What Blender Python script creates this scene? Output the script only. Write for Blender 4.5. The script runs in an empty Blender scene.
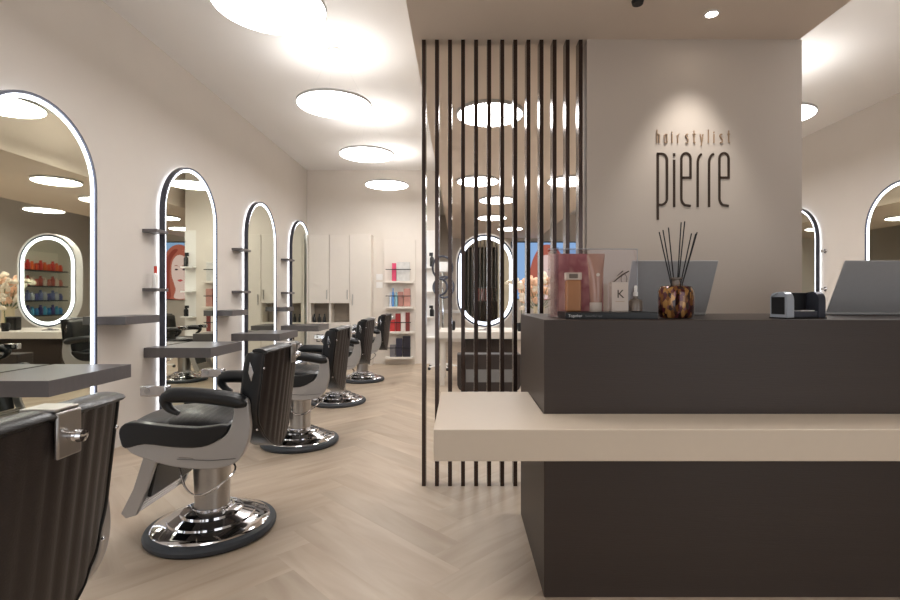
import bpy, bmesh, math, random
from mathutils import Vector, Matrix
random.seed(7)
S = bpy.context.scene
COL = S.collection
R = math.radians
H = 1.25          # eye height

# ---------------------------------------------------------------- camera, world, exposure
cd = bpy.data.cameras.new('camera'); cam = bpy.data.objects.new('camera', cd); COL.objects.link(cam)
cam.location = (0, 0, H); cam.rotation_euler = (R(90), 0, 0)
cd.sensor_width = 36; cd.lens = 20.0; cd.shift_x = -10/900; cd.shift_y = -3/900
cd.clip_start = 0.05; cd.clip_end = 60
S.camera = cam
S.view_settings.view_transform = 'Standard'; S.view_settings.look = 'None'
S.view_settings.gamma = 1; S.view_settings.exposure = 0.62
w = bpy.data.worlds.new('world'); S.world = w; w.use_nodes = True
w.node_tree.nodes['Background'].inputs[0].default_value = (.97, .98, 1, 1)
w.node_tree.nodes['Background'].inputs[1].default_value = 1.15  # also serves as front fill through the openings in wall_front
LAMP_E = 11      # disc lamps
LOW_E = 13       # flush lamps of the low ceiling
LED_E = 4       # mirror strips
HALO_E = 5
FILL_SPOT_W = 30

# ---------------------------------------------------------------- materials
def lin(c):
    return tuple((x/255/12.92 if x/255 <= .04045 else ((x/255+.055)/1.055)**2.4) for x in c) + (1,)
def mat(name, c, rough=.5, metal=0, noise=0, nscale=20, bump=0, bscale=80, coat=0, spec=.5, trans=0, ior=1.45, stretch=None, srgb=True):
    m = bpy.data.materials.new(name); m.use_nodes = True
    nt = m.node_tree; b = nt.nodes['Principled BSDF']
    col = lin(c) if srgb else tuple(c)+(1,)
    b.inputs['Base Color'].default_value = col
    b.inputs['Roughness'].default_value = rough; b.inputs['Metallic'].default_value = metal
    b.inputs['Coat Weight'].default_value = coat; b.inputs['Specular IOR Level'].default_value = spec
    b.inputs['Transmission Weight'].default_value = trans; b.inputs['IOR'].default_value = ior
    tc = nt.nodes.new('ShaderNodeTexCoord'); mp = nt.nodes.new('ShaderNodeMapping')
    nt.links.new(tc.outputs['Object'], mp.inputs[0])
    if stretch: mp.inputs['Scale'].default_value = stretch
    if noise:
        n = nt.nodes.new('ShaderNodeTexNoise'); n.inputs['Scale'].default_value = nscale; n.inputs['Detail'].default_value = 5
        nt.links.new(mp.outputs[0], n.inputs['Vector'])
        mx = nt.nodes.new('ShaderNodeMix'); mx.data_type = 'RGBA'
        mx.inputs[6].default_value = tuple(max(0, x*(1-noise)) for x in col[:3])+(1,)
        mx.inputs[7].default_value = tuple(min(1, x*(1+noise)) for x in col[:3])+(1,)
        nt.links.new(n.outputs['Fac'], mx.inputs[0]); nt.links.new(mx.outputs[2], b.inputs['Base Color'])
    if bump:
        n2 = nt.nodes.new('ShaderNodeTexNoise'); n2.inputs['Scale'].default_value = bscale; n2.inputs['Detail'].default_value = 4
        nt.links.new(mp.outputs[0], n2.inputs['Vector'])
        bp = nt.nodes.new('ShaderNodeBump'); bp.inputs['Strength'].default_value = bump; bp.inputs['Distance'].default_value = .004
        nt.links.new(n2.outputs['Fac'], bp.inputs['Height']); nt.links.new(bp.outputs[0], b.inputs['Normal'])
    return m
def emit(name, c, s, srgb=True):
    m = bpy.data.materials.new(name); m.use_nodes = True; nt = m.node_tree; nt.nodes.clear()
    o = nt.nodes.new('ShaderNodeOutputMaterial'); e = nt.nodes.new('ShaderNodeEmission')
    e.inputs[0].default_value = lin(c) if srgb else tuple(c)+(1,); e.inputs[1].default_value = s
    nt.links.new(e.outputs[0], o.inputs[0]); return m

M = {}
M['wall'] = mat('plaster_wall', (205, 198, 190), .85, noise=.03, nscale=3, bump=.15, bscale=120)
M['ceil'] = mat('ceiling_paint', (232, 229, 225), .9, noise=.01, nscale=4)
M['soffit'] = mat('beige_paint', (196, 184, 172), .85, noise=.02, nscale=3)
M['low_ceil'] = mat('low_ceiling_paint', (226, 212, 198), .85, noise=.02, nscale=3)
M['dark_wall'] = mat('dark_wall', (40, 38, 38), .5, noise=.1)
M['slat'] = mat('dark_bronze', (76, 64, 60), .2, metal=.8, noise=.08, nscale=30, stretch=(1, 1, .1))
M['letter'] = mat('bronze_letter', (62, 48, 38), .4, metal=.4, noise=.1, nscale=40)
M['gold'] = mat('pale_gold_letter', (176, 148, 122), .4, metal=.5, noise=.05)
M['counter'] = mat('dark_laminate', (60, 50, 45), .42, noise=.10, nscale=5, bump=.2, bscale=60, stretch=(.25, .25, 6))
M['solid'] = mat('cream_solid_surface', (205, 190, 172), .4, noise=.02, nscale=30)
M['white'] = mat('white_lacquer', (222, 214, 204), .5, noise=.02, nscale=10)
M['white2'] = mat('white_plastic', (235, 233, 230), .35, noise=.02)
M['niche'] = mat('niche_interior', (150, 138, 124), .6, noise=.05)
M['table'] = mat('dark_grey_laminate', (92, 88, 88), .35, noise=.12, nscale=8, stretch=(1, 5, 1))
M['frame'] = mat('dark_blue_grey_metal', (74, 76, 86), .35, metal=.6, noise=.06)
M['mirror'] = mat('mirror_glass', (226, 228, 214), .015, metal=1, noise=.005)
M['led'] = emit('led_strip', (236, 242, 255), LED_E)
M['halo'] = emit('led_back_strip', (236, 240, 255), HALO_E)
M['lamp'] = emit('lamp_diffuser', (255, 252, 250), LAMP_E)
M['lamp_low'] = emit('lamp_diffuser_low', (255, 251, 247), LOW_E)
M['up'] = emit('lamp_uplight', (255, 252, 250), 6.5)
M['spot'] = emit('spot_lens', (255, 244, 230), 25)
M['rim'] = mat('grey_lamp_rim', (190, 190, 190), .4, metal=.2, noise=.03)
M['leather'] = mat('black_leather', (24, 25, 27), .32, noise=.15, nscale=60, bump=.25, bscale=220, coat=.1)
M['leather_back'] = mat('brown_black_leather', (50, 43, 41), .42, noise=.15, nscale=50, bump=.25, bscale=220)
M['piping'] = mat('black_piping', (14, 14, 15), .3, noise=.05)
M['enamel'] = mat('grey_enamel', (176, 173, 171), .3, metal=.35, noise=.03, coat=.3)
M['enamel_dark'] = mat('dark_grey_enamel', (90, 88, 88), .4, noise=.05)  # dark grey of the seat pan and trim lines
M['chrome'] = mat('chrome', (215, 215, 218), .08, metal=1, noise=.02)
M['steel'] = mat('brushed_steel', (176, 172, 168), .3, metal=.9, noise=.05, nscale=60)
M['rubber'] = mat('dark_rubber', (62, 66, 72), .5, noise=.1)
M['black'] = mat('black_plastic', (22, 22, 24), .35, noise=.1)
M['grey'] = mat('grey_plastic', (118, 118, 118), .45, noise=.05)
M['laptop'] = mat('grey_aluminium', (182, 182, 183), .38, metal=.1, noise=.04, nscale=40)
M['silver'] = mat('silver_plastic', (178, 186, 196), .3, metal=.3, noise=.03)
def glass_mat(name, c, alpha, rough=.03):
    m = bpy.data.materials.new(name); m.use_nodes = True; nt = m.node_tree; nt.nodes.clear()
    o = nt.nodes.new('ShaderNodeOutputMaterial'); t = nt.nodes.new('ShaderNodeBsdfTransparent'); g = nt.nodes.new('ShaderNodeBsdfGlossy')
    f = nt.nodes.new('ShaderNodeMath'); f.operation = 'MULTIPLY'; f.inputs[1].default_value = .35
    lw_ = nt.nodes.new('ShaderNodeLayerWeight'); pw = nt.nodes.new('ShaderNodeMath'); pw.operation = 'POWER'; pw.inputs[1].default_value = 3
    nt.links.new(lw_.outputs['Facing'], pw.inputs[0]); nt.links.new(pw.outputs[0], f.inputs[0]); mx = nt.nodes.new('ShaderNodeMixShader')
    ad = nt.nodes.new('ShaderNodeMath'); ad.operation = 'ADD'; ad.inputs[1].default_value = 1-alpha
    t.inputs[0].default_value = lin(c); g.inputs[1].default_value = rough
    nt.links.new(f.outputs[0], ad.inputs[0]); nt.links.new(ad.outputs[0], mx.inputs[0])
    nt.links.new(t.outputs[0], mx.inputs[1]); nt.links.new(g.outputs[0], mx.inputs[2]); nt.links.new(mx.outputs[0], o.inputs[0])
    return m
M['acrylic'] = glass_mat('clear_acrylic', (246, 242, 242), .97)
M['clear'] = glass_mat('clear_glass', (214, 205, 198), .9)

def ramp_mat(name, cols, scale, rough=.3, metal=0, stretch=(1, 1, 1), coat=0, tex='noise'):
    m = mat(name, cols[0], rough, metal, coat=coat); nt = m.node_tree; b = nt.nodes['Principled BSDF']
    mp = [n for n in nt.nodes if n.type == 'MAPPING'][0]; mp.inputs['Scale'].default_value = stretch
    if tex == 'voronoi':
        n = nt.nodes.new('ShaderNodeTexVoronoi'); out = n.outputs['Color']
    else:
        n = nt.nodes.new('ShaderNodeTexNoise'); n.inputs['Detail'].default_value = 3; out = n.outputs['Fac']
    n.inputs['Scale'].default_value = scale
    nt.links.new(mp.outputs[0], n.inputs['Vector'])
    r = nt.nodes.new('ShaderNodeValToRGB'); r.color_ramp.interpolation = 'LINEAR' if tex == 'noise' else 'CONSTANT'
    e = r.color_ramp.elements
    while len(e) < len(cols): e.new(.5)
    for i, c in enumerate(cols):
        e[i].position = (.3+.4*i/(len(cols)-1)) if tex == 'noise' else i/len(cols); e[i].color = lin(c)
    nt.links.new(out, r.inputs[0]); nt.links.new(r.outputs[0], b.inputs['Base Color'])
    return m
M['mosaic'] = ramp_mat('mottled_amber_glass', [(60, 34, 18), (120, 78, 40), (80, 32, 38), (166, 122, 66), (50, 26, 22), (130, 84, 84)], 75, .12, .3, coat=.5, tex='voronoi', stretch=(1, 1, .5))
M['pinkart'] = ramp_mat('pink_marbled_print', [(120, 62, 70), (186, 128, 128), (150, 86, 92), (206, 160, 152)], 7, .4, stretch=(1, 1, .7))

# ---------------------------------------------------------------- mesh helpers
class MB:
    def __init__(s): s.v = []; s.f = []; s.uv = None
    def add(s, vs, fs):
        o = len(s.v); s.v += [tuple(v) for v in vs]; s.f += [tuple(i+o for i in f) for f in fs]; return s
    def box(s, x0, x1, y0, y1, z0, z1):
        vs = [(x, y, z) for z in (z0, z1) for y in (y0, y1) for x in (x0, x1)]
        return s.add(vs, [(0, 2, 3, 1), (4, 5, 7, 6), (0, 1, 5, 4), (2, 6, 7, 3), (0, 4, 6, 2), (1, 3, 7, 5)])
    def prism(s, pts, a, b, ax='y'):
        # polygon pts (2D) extruded along ax
        f = {'x': lambda p, t: (t, p[0], p[1]), 'y': lambda p, t: (p[0], t, p[1]), 'z': lambda p, t: (p[0], p[1], t)}[ax]
        n = len(pts); vs = [f(p, a) for p in pts]+[f(p, b) for p in pts]
        fs = [tuple(range(n)), tuple(range(2*n-1, n-1, -1))]+[(i, i+n, (i+1) % n+n, (i+1) % n) for i in range(n)]
        return s.add(vs, fs)
    def ring(s, out, inn, a, b, ax='y', closed=True):
        f = {'x': lambda p, t: (t, p[0], p[1]), 'y': lambda p, t: (p[0], t, p[1]), 'z': lambda p, t: (p[0], p[1], t)}[ax]
        n = len(out); vs = [f(p, a) for p in out]+[f(p, a) for p in inn]+[f(p, b) for p in out]+[f(p, b) for p in inn]
        fs = []
        for i in range(n if closed else n-1):
            j = (i+1) % n
            fs += [(i, j, n+j, n+i), (2*n+i, 3*n+i, 3*n+j, 2*n+j), (i, 2*n+i, 2*n+j, j), (n+i, n+j, 3*n+j, 3*n+i)]
        if not closed:
            fs += [(0, n, 3*n, 2*n), (n-1, 3*n-1, 4*n-1, 2*n-1)]
        return s.add(vs, fs)
    def lathe(s, prof, n=32, c=(0, 0, 0)):
        vs = []; fs = []
        for r, z in prof:
            for k in range(n):
                a = 2*math.pi*k/n; vs.append((c[0]+r*math.cos(a), c[1]+r*math.sin(a), c[2]+z))
        for i in range(len(prof)-1):
            for k in range(n):
                k2 = (k+1) % n; fs.append((i*n+k, i*n+k2, (i+1)*n+k2, (i+1)*n+k))
        fs.append(tuple(range(n-1, -1, -1))); m0 = (len(prof)-1)*n; fs.append(tuple(range(m0, m0+n)))
        return s.add(vs, fs)
    def tube(s, path, r, n=8, ry=None, closed=False, side=(0, 1, 0)):
        # sweep; r across 'side' direction, ry across the other
        P = [Vector(p) for p in path]; N = len(P); ry = ry or r; vs = []; fs = []
        rr = r if isinstance(r, (list, tuple)) else [r]*N; rq = ry if isinstance(ry, (list, tuple)) else [ry]*N
        for i, p in enumerate(P):
            if closed: t = P[(i+1) % N]-P[i-1]
            else: t = P[min(i+1, N-1)]-P[max(i-1, 0)]
            t.normalize(); sd = Vector(side); sd = sd-t*sd.dot(t)
            if sd.length < .05: sd = Vector((1, 0, 0)); sd = sd-t*sd.dot(t)
            if sd.length < .05: sd = Vector((0, 0, 1)); sd = sd-t*sd.dot(t)
            sd.normalize(); u = t.cross(sd)
            for k in range(n):
                a = 2*math.pi*k/n; vs.append(p+sd*rr[i]*math.cos(a)+u*rq[i]*math.sin(a))
        for i in range(N if closed else N-1):
            i2 = (i+1) % N
            for k in range(n):
                k2 = (k+1) % n; fs.append((i*n+k, i*n+k2, i2*n+k2, i2*n+k))
        if not closed: fs += [tuple(range(n-1, -1, -1)), tuple(range((N-1)*n, N*n))]
        return s.add(vs, fs)
    def sphere(s, c, r, n=10, sc=(1, 1, 1)):
        prof = [(max(.001, r*math.sin(math.pi*i/n)), -r*math.cos(math.pi*i/n)) for i in range(n+1)]
        o = len(s.v); s.lathe(prof, n+2)
        s.v[o:] = [(c[0]+v[0]*sc[0], c[1]+v[1]*sc[1], c[2]+v[2]*sc[2]) for v in s.v[o:]]
        return s
    def xf(s, mtx, start=0):
        s.v[start:] = [tuple(mtx @ Vector(v)) for v in s.v[start:]]; return s
    def build(s, name, m, parent=None, ang=35, bevel=0, seg=2, subsurf=0):
        me = bpy.data.meshes.new(name); me.from_pydata(s.v, [], s.f)
        bm = bmesh.new(); bm.from_mesh(me); bmesh.ops.recalc_face_normals(bm, faces=bm.faces); bm.to_mesh(me); bm.free()
        for p in me.polygons: p.use_smooth = True
        me.set_sharp_from_angle(angle=R(ang))
        me.materials.append(m if not isinstance(m, str) else M[m])
        o = bpy.data.objects.new(name, me); COL.objects.link(o)
        if parent: o.parent = parent
        if bevel:
            b = o.modifiers.new('bevel', 'BEVEL'); b.width = bevel; b.segments = seg; b.limit_method = 'ANGLE'; b.angle_limit = R(40)
        if subsurf:
            u = o.modifiers.new('sub', 'SUBSURF'); u.levels = subsurf; u.render_levels = subsurf
        return o
def B(x0, x1, y0, y1, z0, z1): return MB().box(x0, x1, y0, y1, z0, z1)
def tag(o, label=None, cat=None, group=None, kind=None):
    if label: o['label'] = label
    if cat: o['category'] = cat
    if group: o['group'] = group
    if kind: o['kind'] = kind
    return o
def struct(o): o['kind'] = 'structure'; return o
def empty(name, loc=(0, 0, 0), rz=0):
    o = bpy.data.objects.new(name, None); COL.objects.link(o); o.location = loc; o.rotation_euler = (0, 0, rz)
    o.empty_display_size = .05; return o
def copy_tree(o, parent=None):
    c = o.copy(); COL.objects.link(c); c.parent = parent
    for ch in [x for x in bpy.data.objects if x.parent == o]: copy_tree(ch, c)
    return c
def text(body, name, m, size, loc, rot, parent=None, ext=.001, sx=1):
    cu = bpy.data.curves.new(name, 'FONT'); cu.body = body; cu.size = size; cu.extrude = ext; cu.align_x = 'LEFT'
    t = bpy.data.objects.new(name+'_tmp', cu); COL.objects.link(t)
    dg = bpy.context.evaluated_depsgraph_get(); me = bpy.data.meshes.new_from_object(t.evaluated_get(dg))
    bpy.data.objects.remove(t)
    o = bpy.data.objects.new(name, me); COL.objects.link(o); me.materials.clear(); me.materials.append(M[m])
    o.location = loc; o.rotation_euler = rot; o.scale = (sx, 1, 1)
    if parent: o.parent = parent
    return o
def pix(x, y, d):      # world point seen at photo pixel x, y at depth d
    return ((x-460)/500*d, d, H-(y-297)/500*d)

# ---------------------------------------------------------------- setting
XL, XR, YB, YF, YC = -2.86, 5.1, 14.5, -2.6, 9.35
HC, HS = 3.62, 2.95
# floor: oak herringbone, each plank its own tone
fl = MB(); L_, W_ = 1.08, .18; tone = []; uvs = []; c45 = math.sqrt(.5)
def plank(x, y, lx, ly):
    pts = [(x, y), (x+lx, y), (x+lx, y+ly), (x, y+ly)]
    q = [((a-b)*c45, (a+b)*c45) for a, b in pts]
    cx = sum(p[0] for p in q)/4; cy = sum(p[1] for p in q)/4
    if cx < XL-.8 or cx > XR+.8 or cy < YF-.8 or cy > YB+.8: return
    fl.add([(p[0], p[1], 0) for p in q], [(0, 1, 2, 3)])
    tone.append((random.random(), random.random()))
    uvs.append([(0, 0), (lx, 0), (lx, ly), (0, ly)] if lx > ly else [(0, 0), (0, lx), (ly, lx), (ly, 0)])
for a in range(-160, 160):
    for b in range(-16, 17):
        x = a*W_+b*L_; y = a*W_-b*L_
        plank(x, y, L_, W_); plank(x+L_, y+W_-L_, W_, L_)
floor = fl.build('floor', mat('oak_floor', (196, 172, 150), .42), None); struct(floor)
me = floor.data
ca = me.color_attributes.new('tone', 'FLOAT_COLOR', 'CORNER'); uvl = me.uv_layers.new(name='plank')
for p in me.polygons:
    for k, li in enumerate(p.loop_indices):
        vi = me.loops[li].vertex_index
        uvl.data[li].uv = uvs[p.index][vi % 4]; ca.data[li].color = (*tone[p.index], 0, 1)
nt = me.materials[0].node_tree; b = nt.nodes['Principled BSDF']
at = nt.nodes.new('ShaderNodeAttribute'); at.attribute_name = 'tone'
uvn = nt.nodes.new('ShaderNodeUVMap'); uvn.uv_map = 'plank'
sp = nt.nodes.new('ShaderNodeSeparateColor'); nt.links.new(at.outputs['Color'], sp.inputs[0])
mp = nt.nodes.new('ShaderNodeMapping'); mp.inputs['Scale'].default_value = (1.2, 7, 1); nt.links.new(uvn.outputs[0], mp.inputs[0])
va = nt.nodes.new('ShaderNodeVectorMath'); va.operation = 'MULTIPLY_ADD'; va.inputs[1].default_value = (37, 37, 37)
nt.links.new(at.outputs['Color'], va.inputs[0]); nt.links.new(mp.outputs[0], va.inputs[2])
n1 = nt.nodes.new('ShaderNodeTexNoise'); n1.inputs['Scale'].default_value = 1.3; n1.inputs['Detail'].default_value = 6; n1.inputs['Distortion'].default_value = .6
nt.links.new(va.outputs[0], n1.inputs['Vector'])
r1 = nt.nodes.new('ShaderNodeValToRGB'); r1.color_ramp.elements[0].position = .3; r1.color_ramp.elements[1].position = .75
r1.color_ramp.elements[0].color = lin((168, 149, 129)); r1.color_ramp.elements[1].color = lin((190, 175, 156))
nt.links.new(n1.outputs['Fac'], r1.inputs[0])
hs = nt.nodes.new('ShaderNodeHueSaturation'); mr = nt.nodes.new('ShaderNodeMapRange')
mr.inputs[3].default_value = .9; mr.inputs[4].default_value = 1.06
nt.links.new(sp.outputs[0], mr.inputs[0]); nt.links.new(mr.outputs[0], hs.inputs['Value']); nt.links.new(r1.outputs[0], hs.inputs['Color'])
nt.links.new(hs.outputs[0], b.inputs['Base Color'])

struct(B(XL-.2, XR+.2, YF-.2, YB+.2, -.12, -.004).build('floor', 'niche')).name = 'floor_slab'
struct(B(XL-.2, XR+.2, YF-.2, YB+.2, HC, HC+.12).build('ceiling', 'ceil'))
struct(B(XL-.15, XL, YF, YB, 0, HC).build('wall_left', 'wall'))
struct(B(XR, XR+.15, YF, YB, 0, HC).build('wall_right', 'wall'))
struct(B(XL-.15, XR+.15, YB, YB+.15, 0, HC).build('wall_back', 'wall'))
fw = MB().box(-.1, 1.9, YF-.15, YF, 0, HS).box(XL-.15, XR+.15, YF-.15, YF, HS, HC).box(XL-.15, XL, YF-.15, YF, 0, HS).box(XR, XR+.15, YF-.15, YF, 0, HS)  # unseen front; openings added for world fill, dark middle kept for oval mirror's reflection
struct(fw.build('wall_front', 'dark_wall'))
# low ceiling over the reception and the middle of the salon
struct(B(-.31, 2.24, YF, YB, HS, HC).build('ceiling_low', 'low_ceil'))
# block with built in cupboards at the end of the left aisle
struct(B(XL, -.66, YC, YC+.2, 0, HC).build('wall_cabinet_side', 'white'))
struct(B(-.66, -.43, YC+.05, YC+.22, 0, HC).build('wall_niche_side', 'white'))
# partition with the name
struct(B(.838, 2.257, 3.3, 3.55, 0, HS).build('wall_partition', 'soffit'))
# slim skirting boards
struct(B(XL, XL+.012, YF, YC, 0, .06).build('baseboard_left', 'wall'))
struct(B(XR-.012, XR, YF, YB, 0, .06).build('baseboard_right', 'wall'))

# ---------------------------------------------------------------- lamps
def disc_lamp(x, y, label):
    t = empty('pendant_lamp', (x, y, 3.08)); tag(t, label, 'lamp', 'round disc lamps hung along the side aisles')
    MB().lathe([(.346, 0), (.35, .002), (.35, .022), (.346, .026), (.3, .027)], 56).build('rim', 'rim', t)
    MB().lathe([(.343, -.002), (.343, .0)], 56).build('diffuser', 'lamp', t)
    MB().lathe([(.30, .028), (.30, .030)], 40).build('upper_diffuser', 'up', t)
    MB().lathe([(.06, HC-3.08-.03), (.06, HC-3.08)], 24).build('canopy', 'white2', t)
    for k in range(3):
        a = k*2*math.pi/3
        MB().tube([(.3*math.cos(a), .3*math.sin(a), .028), (.03*math.cos(a), .03*math.sin(a), HC-3.08-.02)], .0006, 4).build('wire', 'rim', t)
for y, l in ((3.15, 'large round white disc lamp at the top edge, nearest over the left aisle'),
             (4.78, 'second round disc lamp hanging over the left aisle'),
             (6.45, 'third round disc lamp hanging over the left aisle'),
             (8.2, 'smallest disc lamp at the far end of the left aisle'),
             (1.5, 'round disc lamp over the left aisle above the foreground chair')):
    disc_lamp(-1.2, y, l)
for y, l in ((5.1, 'round disc lamp half hidden behind the right edge of the name wall'),
             (3.1, 'round disc lamp over the right aisle, out of view above the right mirrors'),
             (6.9, 'round disc lamp over the right aisle behind the name wall'),
             (8.6, 'far round disc lamp over the right aisle behind the name wall'), (10.6, 'farthest disc lamp over the right aisle behind the name wall')):
    disc_lamp(3.22, y, l)
for i, (x, y, l) in enumerate(((.276, 4.6, 'large bright oval ceiling lamp seen at the top of the slats'),
             (.26, 7.26, 'ceiling lamp under the big one, left of the centre of the slats'),
             (.64, 8.67, 'thin ceiling lamp just right of and below the second lamp behind the slats'),
             (.68, 10.6, 'thin ceiling lamp right above the lit oval mirror'),
             (1.58, 7.26, 'ceiling lamp seen between the rightmost slats'),
             (1.23, 12.3, 'smallest farthest ceiling lamp above the blue screen'))):
    t = empty('ceiling_lamp', (x, y, HS)); tag(t, l, 'lamp', 'flush round lamps of the low ceiling behind the slats')
    MB().lathe([(.30, -.03), (.31, -.028), (.31, 0)], 48).build('rim', 'rim', t)
    MB().lathe([(.295, -.034), (.295, -.029)], 48).build('diffuser', 'lamp_low', t)
def downlight(x, y, label, power, target=None):
    t = empty('downlight', (x, y, HS)); tag(t, label, 'spotlight', 'small recessed downlights over the reception')
    a = [(.045*math.cos(k*math.pi/16), .045*math.sin(k*math.pi/16)) for k in range(32)]
    b_ = [(.034*math.cos(k*math.pi/16), .034*math.sin(k*math.pi/16)) for k in range(32)]
    MB().ring(a, b_, -.006, 0, 'z').build('trim_ring', 'white2', t)
    MB().lathe([(.033, -.004), (.033, -.001)], 24).build('lens', 'spot', t)
    ld = bpy.data.lights.new('downlight_beam', 'SPOT'); ld.energy = power; ld.spot_size = R(75 if not target else 66); ld.spot_blend = .8
    ld.color = (1, .97, .93); ld.shadow_soft_size = .08
    lo = bpy.data.objects.new('beam', ld); COL.objects.link(lo); lo.parent = t; lo.location = (0, 0, -.03)
    if target: lo.rotation_euler = Vector(target).to_track_quat('-Z', 'Y').to_euler()
downlight(1.51, 3.0, 'small bright recessed spotlight above the name on the wall', 30, (-.02, .20, -1))
for x in (.3, 1.3, 2.0): downlight(x, .9, 'added unseen recessed downlight over the front of the reception counter', FILL_SPOT_W)  # out of view, added to light the counter from the front
s_ = MB().lathe([(.03, -.02), (.035, 0)], 16, (1.02, 2.87, HS)).build('ceiling_sensor', 'black'); tag(s_, 'tiny black sensor on the beige ceiling at the top edge', 'sensor')

# ---------------------------------------------------------------- slats
slat0 = None
ordn = ['first (leftmost)', 'second', 'third', 'fourth', 'fifth', 'sixth', 'seventh', 'eighth', 'ninth', 'tenth', 'eleventh', 'twelfth', 'thirteenth and rightmost']
for i in range(13):
    x = -.239+i*.0864
    if slat0 is None:
        slat0 = B(-.013, .013, 0, .09, 0, HS).build('slat', 'slat', bevel=.002); o = slat0
    else:
        o = slat0.copy(); COL.objects.link(o)
    o.location = (x, 3.3, 0)
    tag(o, 'tall dark bronze divider slat, %s from the left of the row' % ordn[i], 'slat', 'dark vertical divider slats beside the name wall')

# ---------------------------------------------------------------- lettering on the name wall
ZW = 3.3
def w2(x, y): p = pix(x, y, 3.285); return (p[0], p[2])
def stroke(mb, pts, wd, dep=.02, y1=3.3):
    # flat ribbon stroke with mitred joins
    P = [Vector(w2(*p)) for p in pts]; n = len(P); Lp = []; Rp = []
    for i in range(n):
        t0 = (P[i]-P[i-1]).normalized() if i else (P[1]-P[0]).normalized()
        t1 = (P[i+1]-P[i]).normalized() if i < n-1 else t0
        nn = Vector((-(t0+t1).y, (t0+t1).x)).normalized(); k = wd/2/max(.5, nn.dot(Vector((-t0.y, t0.x))))
        Lp.append(P[i]+nn*k); Rp.append(P[i]-nn*k)
    mb.ring([tuple(p) for p in Lp], [tuple(p) for p in Rp], y1-dep, y1-.001, 'y', closed=False)
def arc(cx, cy, rx, ry, a0, a1, n=8):
    return [(cx+rx*math.cos(R(a0+(a1-a0)*i/n)), cy-ry*math.sin(R(a0+(a1-a0)*i/n))) for i in range(n+1)]
sign = empty('name_sign', (0, 0, 0)); tag(sign, 'large dark bronze raised lettering pierre on the beige wall', 'sign')
sign.location = (0, 0, 0)
def U(pts): return [(630+a/5, 110+b_/5) for a, b_ in pts]
lw = .0155
def glyph(name, strokes, wd=lw, m='letter', par=sign, dep=.004):
    mb = MB()
    for s in strokes: stroke(mb, U(s), wd, dep)
    mb.build(name, m, par, ang=20)
def A(*a, **k): return arc(*a, **k)
glyph('letter', [[(143, 548), (143, 214)], [(138, 216)]+A(160, 248, 29, 32, 90, 0)+A(160, 440, 29, 32, 0, -90)+[(148, 472)]])
glyph('letter', [[(225, 484), (225, 246)], [(225, 230), (225, 213)]])
glyph('letter', [A(286, 440, 24, 38, -90, -180)[0:1] and [(308, 478)]+A(290, 440, 29, 36, -110, -180)+A(284, 240, 23, 27, 180, 0)+[(307, 336), (262, 336)]])
glyph('letter', [[(343, 484)]+A(368, 262, 25, 45, 180, 100)])
glyph('letter', [[(400, 484)]+A(428, 262, 28, 45, 180, 95)])
glyph('letter', [[(499, 478)]+A(481, 440, 29, 36, -110, -180)+A(475, 240, 23, 27, 180, 0)+[(498, 336), (453, 336)]])
sg2 = empty('tagline_sign', (0, 0, 0)); tag(sg2, 'thin pale gold raised word hairstylist above the large name', 'sign')
def thin(strokes): glyph('letter', strokes, .0058, 'gold', sg2, .008)
T, X0, Bm = 96, 118, 162
def hh(u): thin([[(u-6, T), (u-6, Bm)], [(u-6, X0+8)]+A(u, X0+8, 6, 8, 180, 0)+[(u+6, Bm)]])
def aa(u): thin([[(u+6, X0), (u+6, Bm)], [(u+6, X0+6)]+A(u, X0+8, 6, 8, 0, 180)+[(u-6, Bm-6)]+A(u, Bm-7, 6, 7, 180, 360)])
def ii(u): thin([[(u, X0), (u, Bm)], [(u, X0-12), (u, X0-6)]])
def rr_(u): thin([[(u-4, Bm), (u-4, X0+8)]+A(u+4, X0+8, 8, 8, 180, 90)])
def ss(u): thin([A(u, X0+9, 6, 9, 40, 180)+[(u+5, (X0+Bm)/2+4)]+A(u, Bm-9, 6, 9, 0, -140)])
def tt(u): thin([[(u, T+4), (u, Bm-4), (u+6, Bm)], [(u-6, X0), (u+7, X0)]])
def yy(u): thin([[(u-7, X0), (u, Bm-4)], [(u+7, X0), (u-2, Bm+14)]])
def ll(u): thin([[(u, T), (u, Bm)]])
for f, u in ((hh, 144), (aa, 182), (ii, 214), (rr_, 246), (ss, 288), (tt, 324), (yy, 362), (ll, 396), (ii, 424), (ss, 460), (tt, 498)): f(u)

# ---------------------------------------------------------------- reception counter
CH = 1.155
cnt = B(.35, 3.4, 2.08, 2.88, 0, CH).build('reception_counter', 'counter', bevel=.003); tag(cnt, 'tall dark brown wood reception counter on the right', 'counter')
shelf = MB().prism([(-.097, 1.83), (3.4, 1.83), (3.4, 2.078), (.348, 2.078), (.348, 2.56), (-.097, 2.56)], .648, .765, 'z').build('counter_ledge', 'solid', bevel=.003)
tag(shelf, 'thick cream shelf wrapping around the front and end of the counter', 'shelf')

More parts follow.
